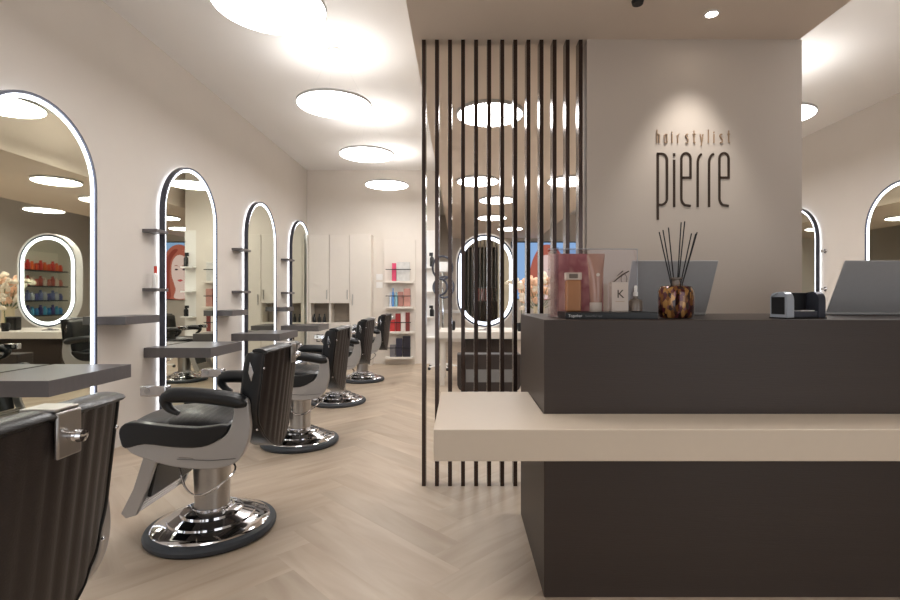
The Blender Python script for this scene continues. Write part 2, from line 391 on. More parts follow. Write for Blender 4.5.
# things on the counter
def lap(x0, x1, label):
    t = empty('laptop', ((x0+x1)/2, 2.64, CH)); tag(t, label, 'laptop', 'open grey laptops on the counter'); wd = (x1-x0)/2
    B(-wd, wd, 0, .235, .001, .016).build('base', 'laptop', t, bevel=.004)
    B(-wd+.02, wd-.02, .04, .14, .016, .018).build('keyboard', 'black', t)
    lid = B(-wd, wd, 0, .008, 0, .295); lid.xf(Matrix.Translation((0, 0, .012)) @ Matrix.Rotation(R(26), 4, 'X')).build('lid', 'laptop', t, bevel=.004)
    sc = B(-wd+.01, wd-.01, .008, .0095, .01, .285); sc.xf(Matrix.Translation((0, 0, .012)) @ Matrix.Rotation(R(26), 4, 'X')).build('screen', 'black', t)
def pxx(x, d): return (x-460)/500*d
lap(.865, 1.30, 'grey laptop lid behind the reed diffuser')
lap(1.935, 2.42, 'grey laptop lid at the right edge beside the card machine')

# acrylic display case
DY = 2.28
dc = empty('display_case', (0, 0, 0)); tag(dc, 'clear acrylic display box on a black base with small white writing', 'display case')
bx0, bx1 = pxx(565, 2.16), pxx(657, 2.16)
B(bx0, bx1, 2.15, 2.33, CH+.0005, CH+.029).build('base', 'black', dc, bevel=.001)
text('Together', 'lettering', 'white2', .016, (bx0+.012, 2.1495, CH+.009), (R(90), 0, 0), dc, .0003)
text('beautiful hair', 'lettering', 'grey', .014, (bx0+.086, 2.1495, CH+.009), (R(90), 0, 0), dc, .0003)
ax0, ax1 = pxx(550, 2.34), pxx(637, 2.4)
B(ax0, ax1, 2.395, 2.40, CH+.001, CH+.325).build('back_panel', 'acrylic', dc)
B(ax0, ax0+.005, 2.16, 2.394, CH+.001, CH+.31).build('side_panel', 'acrylic', dc)
edge = MB().tube([(ax0, 2.397, CH+.325), (ax1, 2.397, CH+.325), (ax1, 2.397, CH+.01)], .0022, 6, side=(0, 1, 0)); edge.build('polished_edge', 'silver', dc)
pp = B(pxx(551, 2.36), pxx(604, 2.36), 2.372, 2.380, CH+.001, CH+.30).build('printed_panel', 'pinkart'); tag(pp, 'dusky pink marbled photo panel standing inside the clear display box', 'panel')
DZ = CH+.029
def bottle_mat(n, c, r=.2): M[n] = mat(n, c, r, noise=.08, coat=.3); return n
bottle_mat('amber', (176, 124, 86)); bottle_mat('rose_tube', (170, 132, 118)); bottle_mat('cream_box', (205, 190, 178), .5); bottle_mat('smoke', (120, 108, 98))
# amber bottle
x, _, _ = pix(574, 0, 2.22); t = empty('shampoo_bottle', (x, 2.24, DZ)); tag(t, 'amber rectangular bottle with a pale framed cap in the display', 'bottle')
B(-.034, .034, -.018, .018, .0005, .142).build('body', 'amber', t, bevel=.008, seg=4)
MB().ring([(-.037, .143), (.037, .143), (.037, .175), (-.037, .175)], [(-.02, .149), (.02, .149), (.02, .169), (-.02, .169)], -.016, .016, 'y').build('cap', 'cream_box', t, bevel=.003)
B(-.019, .019, -.012, .012, .15, .168).build('cap_inset', 'smoke', t)
# tube
x = pxx(597, 2.22); t = empty('cream_tube', (x, 2.24, DZ)); tag(t, 'tall rose brown squeeze tube standing on its cream cap', 'tube')
MB().lathe([(.026, .0005), (.027, .002), (.027, .04), (.025, .042)], 24).build('cap', 'cream_box', t)
tb = MB(); n = 24; vs = []; rings = [(.026, .026, .042), (.027, .026, .06), (.031, .02, .14), (.036, .010, .21), (.040, .002, .25), (.040, .001, .26)]
for rx, ry, z in rings: vs += [(rx*math.cos(2*math.pi*k/n), ry*math.sin(2*math.pi*k/n), z) for k in range(n)]
fs = [(i*n+k, i*n+(k+1) % n, (i+1)*n+(k+1) % n, (i+1)*n+k) for i in range(5) for k in range(n)]+[tuple(range(n)), tuple(range(5*n, 6*n))]
tb.add(vs, fs).build('body', 'rose_tube', t)
mk = MB().lathe([(.008, 0), (.008, .001)], 16); mk.xf(Matrix.Translation((.004, -.021, .165)) @ Matrix.Rotation(R(96), 4, 'X')).build('round_emblem', 'cream_box', t)
# box with K
x = pxx(620, 2.22); t = empty('product_box', (x, 2.24, DZ)); tag(t, 'small cream carton printed with a dark letter K', 'box')
B(-.037, .037, -.02, .02, .0005, .132).build('carton', 'cream_box', t, bevel=.0015)
text('K', 'letter_print', 'letter', .052, (-.015, -.0208, .062), (R(90), 0, 0), t, .0003)
B(-.02, .02, -.0206, -.020, .045, .047).build('fine_print', 'gold', t)
# dropper bottle
x = pxx(638, 2.22); t = empty('serum_bottle', (x, 2.25, DZ)); tag(t, 'short smoked glass serum bottle with white dropper, right end of display', 'bottle')
MB().lathe([(.02, .0005), (.03, .003), (.03, .045), (.026, .054), (.009, .060), (.009, .07)], 24).build('glass', 'smoke', t)
MB().lathe([(.010, .07), (.010, .088), (.006, .09), (.007, .11), (.004, .118)], 16).build('dropper', 'white2', t)
# scissors emblem
t = empty('hair_scissors', (0, 0, 0)); tag(t, 'dark open hairdressing scissors mounted behind the K carton', 'scissors')
def at_(x, y, d=2.385): return Vector(pix(x, y, d))
MB().tube([at_(610, 285), at_(622, 275), at_(629, 271)], [.0012, .0035, .0025], 6).build('blade', 'letter', t)
MB().tube([at_(617, 276), at_(623, 271)], [.0012, .003], 6).build('blade', 'letter', t)
MB().tube([at_(624+3*math.cos(k*.7), 279+5*math.sin(k*.7)) for k in range(9)], .0015, 5, closed=True).build('handle_ring', 'letter', t)

# reed diffuser
dx = pxx(678, 2.2); t = empty('reed_diffuser', (dx, 2.22, CH)); tag(t, 'mottled amber glass reed diffuser jar with dark sticks', 'diffuser')
jar = MB().lathe([(.05, .0008), (.068, .004), (.076, .02), (.078, .08), (.078, .12), (.068, .142), (.03, .150)], 20)
jar.v = [(v[0]*1, v[1]*.8, v[2]) for v in jar.v]; jar.build('jar', 'mosaic', t)
MB().lathe([(.018, .149), (.018, .172), (.028, .175), (.028, .181), (.014, .182)], 20).build('neck', 'smoke', t)
for (px_, py_) in ((659, 232), (663, 230), (667, 228), (682, 222), (686, 221), (693, 233), (695, 234), (698, 232)):
    e = Vector(pix(px_, py_, 2.22))-Vector((dx, 2.22, CH)); s0 = Vector((e.x*.02, 0, .06)); k = random.uniform(-.02, .02)
    MB().tube([s0+Vector((0, k*.2, 0)), e+Vector((0, k, 0))], .0026, 6).build('reed', 'black', t)

# card machine
t = empty('card_machine', (pxx(801, 2.2), 2.22, CH), R(10)); t.scale = (.85, .85, .95); tag(t, 'small silver and black card machine on the counter by the right laptop', 'card machine')
def plate(x0, x1, r=.03): 
    pts = [(-.055, .006), (.055, .006), (.055, .10)]+[(.055-.03+.03*math.cos(R(a)), .095+.025*math.sin(R(a))) for a in range(0, 91, 15)]+[(-.015, .125)]+[(-.015+.04*math.cos(R(a))*1.0, .085+.04*math.sin(R(a))) for a in range(90, 181, 15)]
    return MB().prism(pts, x0, x1, 'x')
plate(-.116, -.075).build('end_housing', 'silver', t, bevel=.004)
plate(.07, .112).build('end_housing', 'frame', t, bevel=.004)
B(-.0745, .0695, .02, .055, .006, .12).build('back_housing', 'black', t, bevel=.003)
B(-.0745, .0695, -.05, .0195, .006, .035).build('tray', 'frame', t, bevel=.003)
B(-.1185, -.1162, -.04, .045, .02, .1).build('side_panel', 'black', t, bevel=.001)
B(-.12, .116, -.058, .058, .0005, .006).build('foot_plate', 'black', t)
tr = B(-.03, .05, -.0505, .0, .035, .039).build('receipt', 'white2', t)
M['red'] = mat('red_plastic', (190, 60, 44), .4, noise=.05)
B(.1125, .1145, -.05, -.03, .03, .1).build('red_stripe', 'red', t)

# ---------------------------------------------------------------- arched mirrors
def arch(r, z0, zs, n=24):
    return [(-r, z0)]+[(-r*math.cos(math.pi*i/n), zs+r*math.sin(math.pi*i/n)) for i in range(n+1)]+[(r, z0)]
def arched_mirror(x, y, sgn, label, group):
    # sgn +1: hangs on the left wall and faces +X
    t = empty('arched_mirror', (x, y, 0), 0 if sgn > 0 else math.pi); tag(t, label, 'mirror', group)
    zs = 2.07
    MB().ring(arch(.515, .10, zs), arch(.497, .118, zs), .03, .078, 'x').build('frame', 'frame', t)
    MB().ring(arch(.496, .119, zs), arch(.470, .145, zs), .055, .066, 'x').build('led_strip', 'led', t)
    MB().prism(arch(.469, .146, zs), .05, .062, 'x').build('glass', 'mirror', t)
    MB().ring(arch(.445, .17, zs), arch(.42, .195, zs), .014, .032, 'x').build('back_light', 'halo', t)
    MB().prism(arch(.42, .2, zs), .001, .049, 'x').build('mount', 'frame', t)
MZ = [3.32, 5.22, 7.07, 8.8]
ML = ['largest arched mirror with lit edge, cut by the left edge of the photo', 'second arched lit mirror behind the first whole barber chair',
      'third arched lit mirror along the left wall', 'farthest smallest arched lit mirror on the left wall']
for y, l in zip(MZ, ML): arched_mirror(XL, y, 1, l, 'arched lit mirrors on the left wall')
arched_mirror(XR, 7.56, -1, 'narrow slice of arched lit mirror beside the name wall edge', 'arched lit mirrors on the right wall')
arched_mirror(XR, 5.69, -1, 'arched lit mirror above the right laptop, cut by the right edge', 'arched lit mirrors on the right wall')
arched_mirror(XL, 1.53, 1, 'arched lit mirror facing the foreground chair, left of the frame', 'arched lit mirrors on the left wall')
# tables
TZ = [(2.74, 3.43), (4.52, 5.17), (6.25, 6.95), (7.98, 8.6), (.95, 1.65)]
TL = ['nearest dark grey styling ledge in front of the largest mirror', 'dark grey styling ledge in front of the second mirror',
      'dark grey styling ledge in front of the third mirror', 'farthest dark grey styling ledge in front of the last mirror', 'styling ledge left of the frame by the foreground chair']
for (a, b_), l in zip(TZ, TL):
    mz = min([1.53]+MZ, key=lambda q: abs(q-.52-a))-.52
    xm = XL+.0785
    pl_ = [(XL, a), (-2.255, a), (-2.255, b_), (xm, b_), (xm, mz-.002), (XL, mz-.002)] if mz > a+.01 else [(xm, a), (-2.255, a), (-2.255, b_), (xm, b_)]
    o = MB().prism(pl_, .70, .79, 'z').build('styling_ledge', 'table', bevel=.002); tag(o, l, 'ledge', 'dark styling ledges in front of the left mirrors')
# wall shelves between mirrors
WS = [(3.93, 4.38), (5.78, 6.2), (7.62, 7.93)]; nm = ['first and second', 'second and third', 'third and last']
for i, (a, b_) in enumerate(WS):
    o = B(XL, XL+.23, a, b_, 1.03, 1.095).build('wall_shelf', 'table', bevel=.002); tag(o, 'thick dark wall shelf between the %s mirrors' % nm[i], 'shelf', 'thick dark shelves between the left mirrors')
for i, (a, b_) in enumerate(((4.5, 4.68), (6.26, 6.53), (7.98, 8.26))):
    for z, s in ((1.85, 'upper'), (1.315, 'lower')):
        o = B(XL, XL+.13, a, b_, z-.014, z+.014).build('thin_shelf', 'table', bevel=.001); tag(o, 'thin dark %s shelf just left of the %s mirror' % (s, ['second', 'third', 'last'][i]), 'shelf', 'thin dark shelves beside the left mirrors')
t = empty('spray_bottle', (XL+.065, 4.59, 1.3292)); tag(t, 'tiny red and white bottle on the lower thin shelf by the second mirror', 'bottle')
MB().lathe([(.022, .0005), (.022, .12), (.012, .14)], 14).build('body', 'white2', t); MB().lathe([(.013, .14), (.013, .2), (.008, .205)], 12).build('cap', 'red', t)

# ---------------------------------------------------------------- barber chairs
def P(x, y, k=.00484):          # photo pixel on the near side plane of the second chair -> forward, height
    return (-1.38+(460-x)*k, 1.25-(y-297)*k)
def smooth(pts, n=4, closed=True):
    out = []; N = len(pts)
    for i in range(N if closed else N-1):
        p = [Vector(pts[(i+k) % N]) if closed else Vector(pts[min(max(i+k, 0), N-1)]) for k in (-1, 0, 1, 2)]
        for j in range(n):
            t = j/n; out.append(tuple(.5*((2*p[1])+(p[2]-p[0])*t+(2*p[0]-5*p[1]+4*p[2]-p[3])*t*t+(3*p[1]-p[0]-3*p[2]+p[3])*t*t*t)))
    if not closed: out.append(tuple(pts[-1]))
    return out
def make_chair():
    t = empty('barber_chair'); BC = (-.058, 0, 0)
    # base
    MB().lathe([(.27, .0), (.31, .0), (.322, .012), (.324, .028), (.316, .042), (.30, .049), (.27, .048)], 56, BC).build('rubber_ring', 'rubber', t)
    MB().lathe([(.285, .045), (.29, .05), (.28, .06), (.215, .078), (.212, .088), (.20, .092), (.155, .106), (.152, .118), (.14, .124), (.10, .13)], 64, BC).build('base_disc', 'chrome', t, ang=30)
    MB().lathe([(.086, .125), (.09, .14), (.086, .16), (.094, .40), (.096, .455)], 40, BC).build('column', 'steel', t)
    MB().lathe([(.098, .125), (.10, .132), (.098, .14), (.088, .142)], 40, BC).build('collar', 'chrome', t)
    B(-.20, .16, -.2, .2, .452, .50).build('seat_pan', 'enamel_dark', t, bevel=.01)
    # side frames
    out = [P(*q) for q in ((130, 440), (134, 450), (146, 456), (168, 463), (195, 467.5), (222, 467), (240, 461), (250, 447), (254, 430), (253, 412), (250, 398), (236, 396), (238, 410), (235, 425), (226, 437), (205, 442), (175, 440), (150, 439), (138, 438))]
    so = smooth(out, 4)
    for s in (.262, -.295):
        fr = MB().prism(so, s, s+.033, 'y').build('side_frame', 'enamel', t, bevel=.006, seg=3)
        q = [P(182, 457.5), P(215, 459), P(240, 457)]
        yy_ = .2958 if s > 0 else -.2958
        MB().tube([(a, yy_, b_) for a, b_ in q], .0016, 5).build('trim_line', 'enamel_dark', fr)
        MB().tube([(a, yy_, b_) for a, b_ in [P(184, 455.5), P(198, 456.5)]], .003, 5).build('badge', 'chrome', fr)
    # seat cushion
    c = MB(); nx, ny = 44, 20; vs = []; f0, f1 = -.30, .265
    def top(u, v):
        e = (max(0, 1-abs(2*u-1)**6)*max(0, 1-abs(2*v-1)**6))**.3
        f = f0+(f1-f0)*u; rib = .005*abs(math.sin((f-.0)*math.pi/.032))*(1 if f < .05 else 0)
        return .565+e*(.062+.018*math.sin(math.pi*v)+.012*math.sin(math.pi*u)+rib)
    for i in range(nx+1):
        for j in range(ny+1):
            u, v = i/nx, j/ny; f = f0+(f1-f0)*u; hw = .255-.02*max(0, (u-.85)/.15)**2
            vs.append((f+.03*math.sin(math.pi*v)*u**3, (2*v-1)*hw, top(u, v)))
    m0 = len(vs)
    for i in range(nx+1):
        for j in range(ny+1):
            v_ = vs[i*(ny+1)+j]; vs.append((v_[0], v_[1], .535 if .02 < i/nx < .98 and 0 < j < ny else .545))
    fs = [(i*(ny+1)+j, (i+1)*(ny+1)+j, (i+1)*(ny+1)+j+1, i*(ny+1)+j+1) for i in range(nx) for j in range(ny)]
    fs += [tuple(q+m0 for q in reversed(f)) for f in fs]
    bd = [i*(ny+1) for i in range(nx+1)]+[nx*(ny+1)+j for j in range(1, ny+1)]+[i*(ny+1)+ny for i in range(nx-1, -1, -1)]+[j for j in range(ny-1, 0, -1)]
    fs += [(bd[k], bd[(k+1) % len(bd)], bd[(k+1) % len(bd)]+m0, bd[k]+m0) for k in range(len(bd))]
    cu = c.add(vs, fs).build('seat', 'leather', t, ang=70)
    MB().tube([(vs[k][0], vs[k][1]*1.008, .578) for k in bd], .0045, 6, closed=True).build('piping', 'piping', cu)
    # over the front of the side frames the cushion spreads out
    for s in (1, -1):
        MB().prism(smooth([P(125, 428), P(126, 440), P(131, 447), P(150, 443), P(178, 446), P(206, 446), P(224, 438), P(232, 424), P(200, 427), P(160, 424), P(135, 421)], 3), s*.25, s*.300, 'y').build('bolster', 'leather', cu, bevel=.008, seg=3)
    # backrest
    def hw(v): return .245*(1 if v > .5 else max(.03, (max(0, 1-(1-v/.5)**2))**.7))
    def rf(v): return -.372-.06*v          # rear plane, leaning back
    Z0, Z1 = .455, .975
    nu, nv = 60, 40
    def surf(rear):
        vs = []
        for i in range(nv+1):
            v = i/nv; w_ = hw(v)
            for j in range(nu+1):
                u = 2*j/nu-1; y = u*w_; z = Z0+(Z1-Z0)*v+(.012*(1-u*u) if v > .9 else 0)*(v-.9)/.1
                bulge = .05*(1-(y/.245)**2)
                if rear: x = rf(v)-bulge-.0045*abs(math.cos(y*math.pi/.05)) + (.004 if abs(u) > .97 else 0)
                else:
                    e = (max(0, 1-abs(u)**8)*max(0, 1-abs(2*v-1)**10))**.4
                    x = rf(v)+.08+e*.035-bulge*.6-.004*abs(math.cos(z*math.pi/.06))*0
                vs.append((x, y, z))
        return vs
    ra = surf(True); fr_ = surf(False); W1 = nu+1
    g = [(i*W1+j, i*W1+j+1, (i+1)*W1+j+1, (i+1)*W1+j) for i in range(nv) for j in range(nu)]
    bd = [j for j in range(nu+1)]+[i*W1+nu for i in range(1, nv+1)]+[nv*W1+j for j in range(nu-1, -1, -1)]+[i*W1 for i in range(nv-1, 0, -1)]
    # padded body
    n0 = len(fr_); ra2 = [(x+.012, y, z) for x, y, z in ra]
    fs = g+[tuple(reversed([q+n0 for q in f])) for f in g]+[(bd[k], bd[k]+n0, bd[(k+1) % len(bd)]+n0, bd[(k+1) % len(bd)]) for k in range(len(bd))]
    bk = MB().add(fr_+ra2, fs).build('backrest', 'leather', t, ang=60)
    # rear shell with channels
    ra3 = [(x+.011, y*.99, z) for x, y, z in ra]; ra_ = [(x, y*.985, z-(.004 if z > .9 else 0)) for x, y, z in ra]
    fs = g+[tuple(reversed([q+n0 for q in f])) for f in g]+[(bd[k], bd[k]+n0, bd[(k+1) % len(bd)]+n0, bd[(k+1) % len(bd)]) for k in range(len(bd))]
    rp = MB().add(ra_+ra3, fs).build('rear_panel', 'leather_back', t, ang=50)
    ro = [(-.002+x, y*1.0, z) for x, y, z in (ra[k] for k in bd)]
    MB().tube(ro, .005, 6, closed=True).build('piping', 'piping', rp)
    # top roll
    tp = []
    for j in range(0, 25):
        u = 2*j/24-1; y = u*.238; tp.append((rf(1)+.025-.045*(1-u*u), y, Z1+.006+.012*(1-u*u)))
    MB().tube(tp, [.046]*25, 12, ry=[.015]*25, side=(1, 0, 0)).build('top_roll', 'leather', t)
    # headrest bracket
    xb = rf(1)-.056
    br = B(xb-.010, xb, -.034, .034, Z1-.075, Z1+.026).build('headrest_bracket', 'steel', t, bevel=.004)
    B(xb-.004, xb+.075, -.034, .034, Z1+.026, Z1+.034).build('bracket_top', 'steel', br, bevel=.003)
    kn = MB().lathe([(.012, 0), (.012, .012), (.009, .016), (.015, .022), (.013, .032), (.004, .034)], 20)
    kn.xf(Matrix.Translation((xb-.008, 0, Z1-.03)) @ Matrix.Rotation(R(-90), 4, 'Y')).build('knob', 'chrome', br)
    for s in (1, -1):
        # diamond latch and rivets on the side of the back
        zc = .885; xc = rf((zc-Z0)/(Z1-Z0))+.05
        MB().prism([(xc, zc-.05), (xc+.014, zc-.004), (xc+.006, zc+.05), (xc-.012, zc-.004)], s*.243, s*.254, 'y').build('latch', 'chrome', bk, bevel=.002)
        for zz in (.60, .90): MB().sphere((rf((zz-Z0)/(Z1-Z0))-.008, s*.243, zz), .006, 8).build('rivet', 'chrome', rp)
    # armrests
    for s in (1, -1):
        pth = [P(182, 413), P(174, 409), P(169, 402), P(171, 396), P(180, 394.5), P(200, 395), P(225, 397.5), P(243, 401), P(251, 405)]
        sm = smooth(pth, 3, closed=False); n_ = len(sm)
        rr = [.036*min(1, .35+.65*min(i/9, (n_-1-i)/2)) for i in range(n_)]; rz = [.037*min(1, .3+.7*min(i/11, (n_-1-i)/3)) for i in range(n_)]
        ar = MB().tube([(a, s*.282, b_) for a, b_ in sm], rr, 14, ry=rz).build('armrest', 'leather', t)
        a0, b0 = P(166, 390)
        B(a0-.03, a0+.095, s*.282-.024, s*.282+.024, b0-.026, b0+.024).build('armrest_bracket', 'chrome', ar, bevel=.006, seg=3)
        MB().tube([(a0+.06, s*.282-.03, b0), (a0+.06, s*.282+.03, b0)], .012, 10, side=(0, 0, 1)).build('bracket_pin', 'steel', ar)
    # footrest
    for s in (1, -1):
        MB().prism([(.09, .50), (.165, .49), (.225, .30), (.285, .18), (.262, .155), (.21, .17), (.155, .30)], s*.20, s*.222, 'y').build('footrest_strut', 'enamel', t, bevel=.004)
    fp = MB().box(-.01, .01, -.195, .195, 0, .17); fp.xf(Matrix.Translation((.165, 0, .25)) @ Matrix.Rotation(R(-12), 4, 'Y')).build('footrest_pad', 'leather', t, bevel=.006)
    ft = MB().box(-.012, .010, -.198, .198, -.05, .045)
    for k in range(5): ft.tube([(-.014, -.198, -.042+k*.02), (-.014, .198, -.042+k*.02)], .007, 6, side=(0, 0, 1))
    for k in range(5): ft.tube([(.012, -.198, -.042+k*.02), (.012, .198, -.042+k*.02)], .007, 6, side=(0, 0, 1))
    ft.xf(Matrix.Translation((.225, 0, .215)) @ Matrix.Rotation(R(-28), 4, 'Y')).build('foot_plate', 'steel', t)
    # pump lever
    lv = smooth([(.05, .10, .44), (.0, .22, .43), (-.10, .33, .34), (-.2, .36, .33), (-.30, .30, .40), (-.27, .22, .43), (-.12, .1, .445)], 5, closed=False)
    MB().tube(lv, .005, 6, side=(0, 0, 1)).build('pump_lever', 'chrome', t)
    return t
LB = ['foreground barber chair seen from behind, cut by the left and bottom edges', 'black and grey barber chair nearest the camera that shows its whole side and base',
      'second whole barber chair in the row, with only half of its seat showing', 'third small barber chair along the aisle', 'farthest barber chair, near the back display shelves']
ch0 = make_chair(); ch0.rotation_euler = (0, 0, math.pi)
for i, (x, y, rz) in enumerate(((-1.355, 1.10, 0), (-1.39, 2.69, 0), (-1.43, 4.29, 0), (-1.50, 5.92, 0), (-1.52, 7.5, 0))):
    c = ch0 if i == 0 else copy_tree(ch0)
    c.location = (x, y, 0.0005); c.rotation_euler = (0, 0, math.pi+R(rz))
    tag(c, LB[i], 'barber chair', 'black barber chairs along the left wall')

# ---------------------------------------------------------------- back cupboards and display
px = lambda x: (x-460)/500*YC
pz = lambda y: H-(y-297)/500*YC
cb = empty('cupboard', (0, 0, 0)); tag(cb, 'built in cream cupboard with tall doors and two open niches at the far end', 'cupboard')
xa, xb_, xc_, xd = XL+.085, px(333.6), px(353.3), px(373.5); zt, zn1, zn0 = pz(236), pz(303.5), pz(321)
y0 = YC-.30; 
# carcass built around the niches
car = MB(); car.box(xa, xd, YC-.02, YC-.001, 0, zt); car.box(xa, xd, y0+.02, YC-.02, 0, zn0-.02); car.box(xa, xd, y0+.02, YC-.02, zn1+.02, zt)
for x in (xa, px(313.5), xb_-.012, xc_-.012, xd-.03): car.box(x, x+.03, y0+.02, YC-.02, zn0-.02, zn1+.02)
car.build('carcass', 'white', cb)
B(xc_+.02, xd-.03, y0+.02, YC-.02, zn0-.02, zn1+.02).build('filler_panel', 'white', cb)
B(xa+.035, xc_-.02, YC-.026, YC-.021, zn0-.015, zn1+.015).build('niche_back', 'niche', cb)
for a, b_ in ((px(313.5), xb_), (xb_, xc_)):
    d = B(a+.006, b_-.006, y0, y0+.018, zn1+.01, zt-.01).build('door', 'white', cb, bevel=.002)
    B(b_-.05, b_-.04, y0-.018, y0-.001, zn1+.08, zn1+.25).build('handle', 'steel', d)
    B(a+.006, b_-.006, y0, y0+.018, .08, zn0-.01).build('lower_door', 'white', cb, bevel=.002)
d = B(xc_+.006, xd-.006, y0, y0+.018, .08, zt-.01).build('tall_door', 'white', cb, bevel=.002); B(xc_+.05, xc_+.06, y0-.018, y0-.001, 1.1, 1.3).build('handle', 'steel', d)
B(xa, px(313.5)-.006, y0, y0+.018, .08, zt-.01).build('filler_door', 'white', cb, bevel=.002)
text('ES', 'lettering', 'letter', .2, (px(320.5), y0-.003, pz(340.5)), (R(90), 0, 0), cb, .002, sx=.8)
for k, x in enumerate((317.5, 322.5, 327.5)):
    o = MB().lathe([(.028, .0), (.028, .09), (.012, .12), (.012, .16)], 14, (px(x), YC-.2, zn0-.0195)).build('small_bottle', 'black')
    tag(o, 'small dark bottle in the left open niche, %s' % ['on the left', 'in the middle', 'on the right'][k], 'bottle', 'dark bottles in the cupboard niche')
# switch plates
for k, (x, y) in enumerate(((379.5, 277), (379.5, 285))):
    t = B(px(x)-.06, px(x)+.06, YC-.012, YC-.001, pz(y)-.055, pz(y)+.055).build('switch_plate', 'white2', bevel=.004); tag(t, 'white %s switch plate between cupboard and display' % ['upper', 'lower'][k], 'switch', 'switch plates on the back wall')
# display
dp = empty('display_shelf', (0, 0, 0)); tag(dp, 'cream wall display with four ledges and black rails at the far end', 'display shelf')
dxa, dxb = px(385.5), px(414.5)
B(dxa-.02, dxb+.02, YC-.05, YC-.001, 0, pz(240)).build('back_board', 'white', dp, bevel=.003)
rows = ((282, 270), (307, 296), (331.5, 322), (356.5, 347))
for y, ry in rows:
    B(dxa+.02, dxb, YC-.2, YC-.0505, pz(y)-.025, pz(y)+.012).build('ledge', 'white', dp, bevel=.002)
    MB().tube([(dxa+.03, YC-.19, pz(ry)), (dxb-.05, YC-.19, pz(ry))], .008, 6, side=(0, 0, 1)).build('rail', 'black', dp)
def prodbox(name, xa_, xb2, row, h, col, label, cat='box', d=.05, tilt=0):
    key = 'p%d_%d_%d' % col
    if key not in M: M[key] = mat('print_'+key, col, .45, noise=.25, nscale=14)
    z = pz(rows[row][0])+.0125
    o = B(px(xa_), px(xb2), YC-.15, YC-.15+d, z, z+h).build(name, key, bevel=.004); tag(o, label, cat, 'goods on the back display'); return o
prodbox('product_box', 393, 397, 0, .33, (214, 74, 110), 'tall pink carton on the top display ledge')
prodbox('product_box', 397.6, 410.5, 0, .35, (206, 204, 200), 'large white bordered carton on the top display ledge')
def bot(x, row, h, r, col, label):
    key = 'p%d_%d_%d' % col
    if key not in M: M[key] = mat('print_'+key, col, .35, noise=.1)
    t = MB().lathe([(r, 0), (r, h*.75), (r*.5, h*.82), (r*.5, h)], 16, (px(x), YC-.12, pz(rows[row][0])+.0125)).build('product_bottle', key); tag(t, label, 'bottle', 'goods on the back display')
bot(391.3, 1, .26, .021, (196, 206, 220), 'pale bottle, leftmost on the second display ledge')
bot(393.9, 1, .34, .022, (96, 146, 206), 'blue bottle on the second display ledge')
bot(397, 1, .26, .028, (150, 196, 206), 'aqua bottle on the second display ledge')
prodbox('product_box', 399, 404, 1, .27, (168, 120, 110), 'brown carton on the second display ledge')
prodbox('product_box', 404.6, 411, 1, .33, (190, 140, 128), 'rose carton at the right of the second display ledge')
prodbox('magazine', 391, 396, 2, .22, (190, 60, 58), 'red brochure at the left of the third display ledge', 'magazine', .02)
prodbox('magazine', 396.4, 401.5, 2, .33, (150, 44, 44), 'dark red brochure in the middle of the third display ledge', 'magazine', .02)
prodbox('magazine', 402, 406, 2, .35, (222, 214, 208), 'white brochure on the third display ledge', 'magazine', .02)
prodbox('magazine', 406.4, 410.5, 2, .35, (128, 60, 56), 'maroon brochure at the right of the third display ledge', 'magazine', .02)
prodbox('product_box', 391, 396.5, 3, .22, (120, 116, 120), 'grey carton at the left of the lowest display ledge')
prodbox('product_box', 397, 403, 3, .34, (52, 50, 66), 'dark navy carton in the middle of the lowest display ledge')
prodbox('product_box', 403.6, 411, 3, .38, (44, 40, 48), 'largest black carton on the lowest display ledge')
# narrow niche shelf right of the display, seen between first slats
ns = empty('narrow_shelf', (0, 0, 0)); tag(ns, 'narrow white shelf unit seen between the first two slats', 'shelf')
B(-.66, -.44, YC+.02, YC+.049, .0, 2.5).build('back_board', 'white2', ns)
for z in (.5, .88, 1.35, 1.8): B(-.655, -.445, YC-.14, YC+.019, z-.012, z+.012).build('ledge', 'white2', ns)
for (z, h, l) in ((.8925, .2, 'lower black spray bottle on the narrow shelf between the first slats'), (1.8125, .26, 'upper black spray bottle on the narrow shelf between the first slats')):
    t = empty('spray_bottle', (-.52, YC-.085, z)); tag(t, l, 'bottle', 'black spray bottles on the narrow shelf')
    MB().lathe([(.04, 0), (.04, h*.6), (.015, h*.75)], 14).build('body', 'black', t)
    B(-.05, .02, -.012, .012, h*.75, h).build('trigger', 'black', t, bevel=.003)

# ---------------------------------------------------------------- middle island
isl = empty('styling_island', (0, 0, 0)); tag(isl, 'styling island with white top and dark body behind the slats', 'island')
B(-.3, 2.0, 6.98, 7.95, .665, .762).build('top', 'white', isl, bevel=.004)
B(.07, .78, 7.1, 7.85, 0, .664).build('pedestal', 'counter', isl, bevel=.003)
B(1.3, 1.8, 7.1, 7.85, 0, .664).build('pedestal', 'counter', isl, bevel=.003)
B(-.28, -.22, 7.05, 7.1, 0, .664).build('leg', 'white', isl); B(-.28, -.22, 7.8, 7.86, 0, .664).build('leg', 'white', isl)
def stadium(w_, h_, n=20):
    r = w_/2; s = h_/2-r
    return [(r*math.cos(math.pi*i/n), s+r*math.sin(math.pi*i/n)) for i in range(n+1)]+[(-r*math.cos(math.pi*i/n), -s-r*math.sin(math.pi*i/n)) for i in range(n+1)]
om = empty('oval_mirror', (.37, 7.28, 1.485)); tag(om, 'tall oval mirror with a bright lit ring on the island behind the slats', 'mirror')
MB().ring(stadium(.86, 1.37), stadium(.83, 1.34), -.06, .06, 'y').build('outer_rim', 'white2', om)
MB().ring(stadium(.826, 1.336), stadium(.775, 1.285), -.045, .045, 'y').build('dark_band', 'frame', om)
MB().ring(stadium(.772, 1.282), stadium(.69, 1.2), -.05, .05, 'y').build('led_ring', 'led', om)
MB().prism(stadium(.688, 1.198), -.047, .047, 'y').build('glass', 'mirror', om)
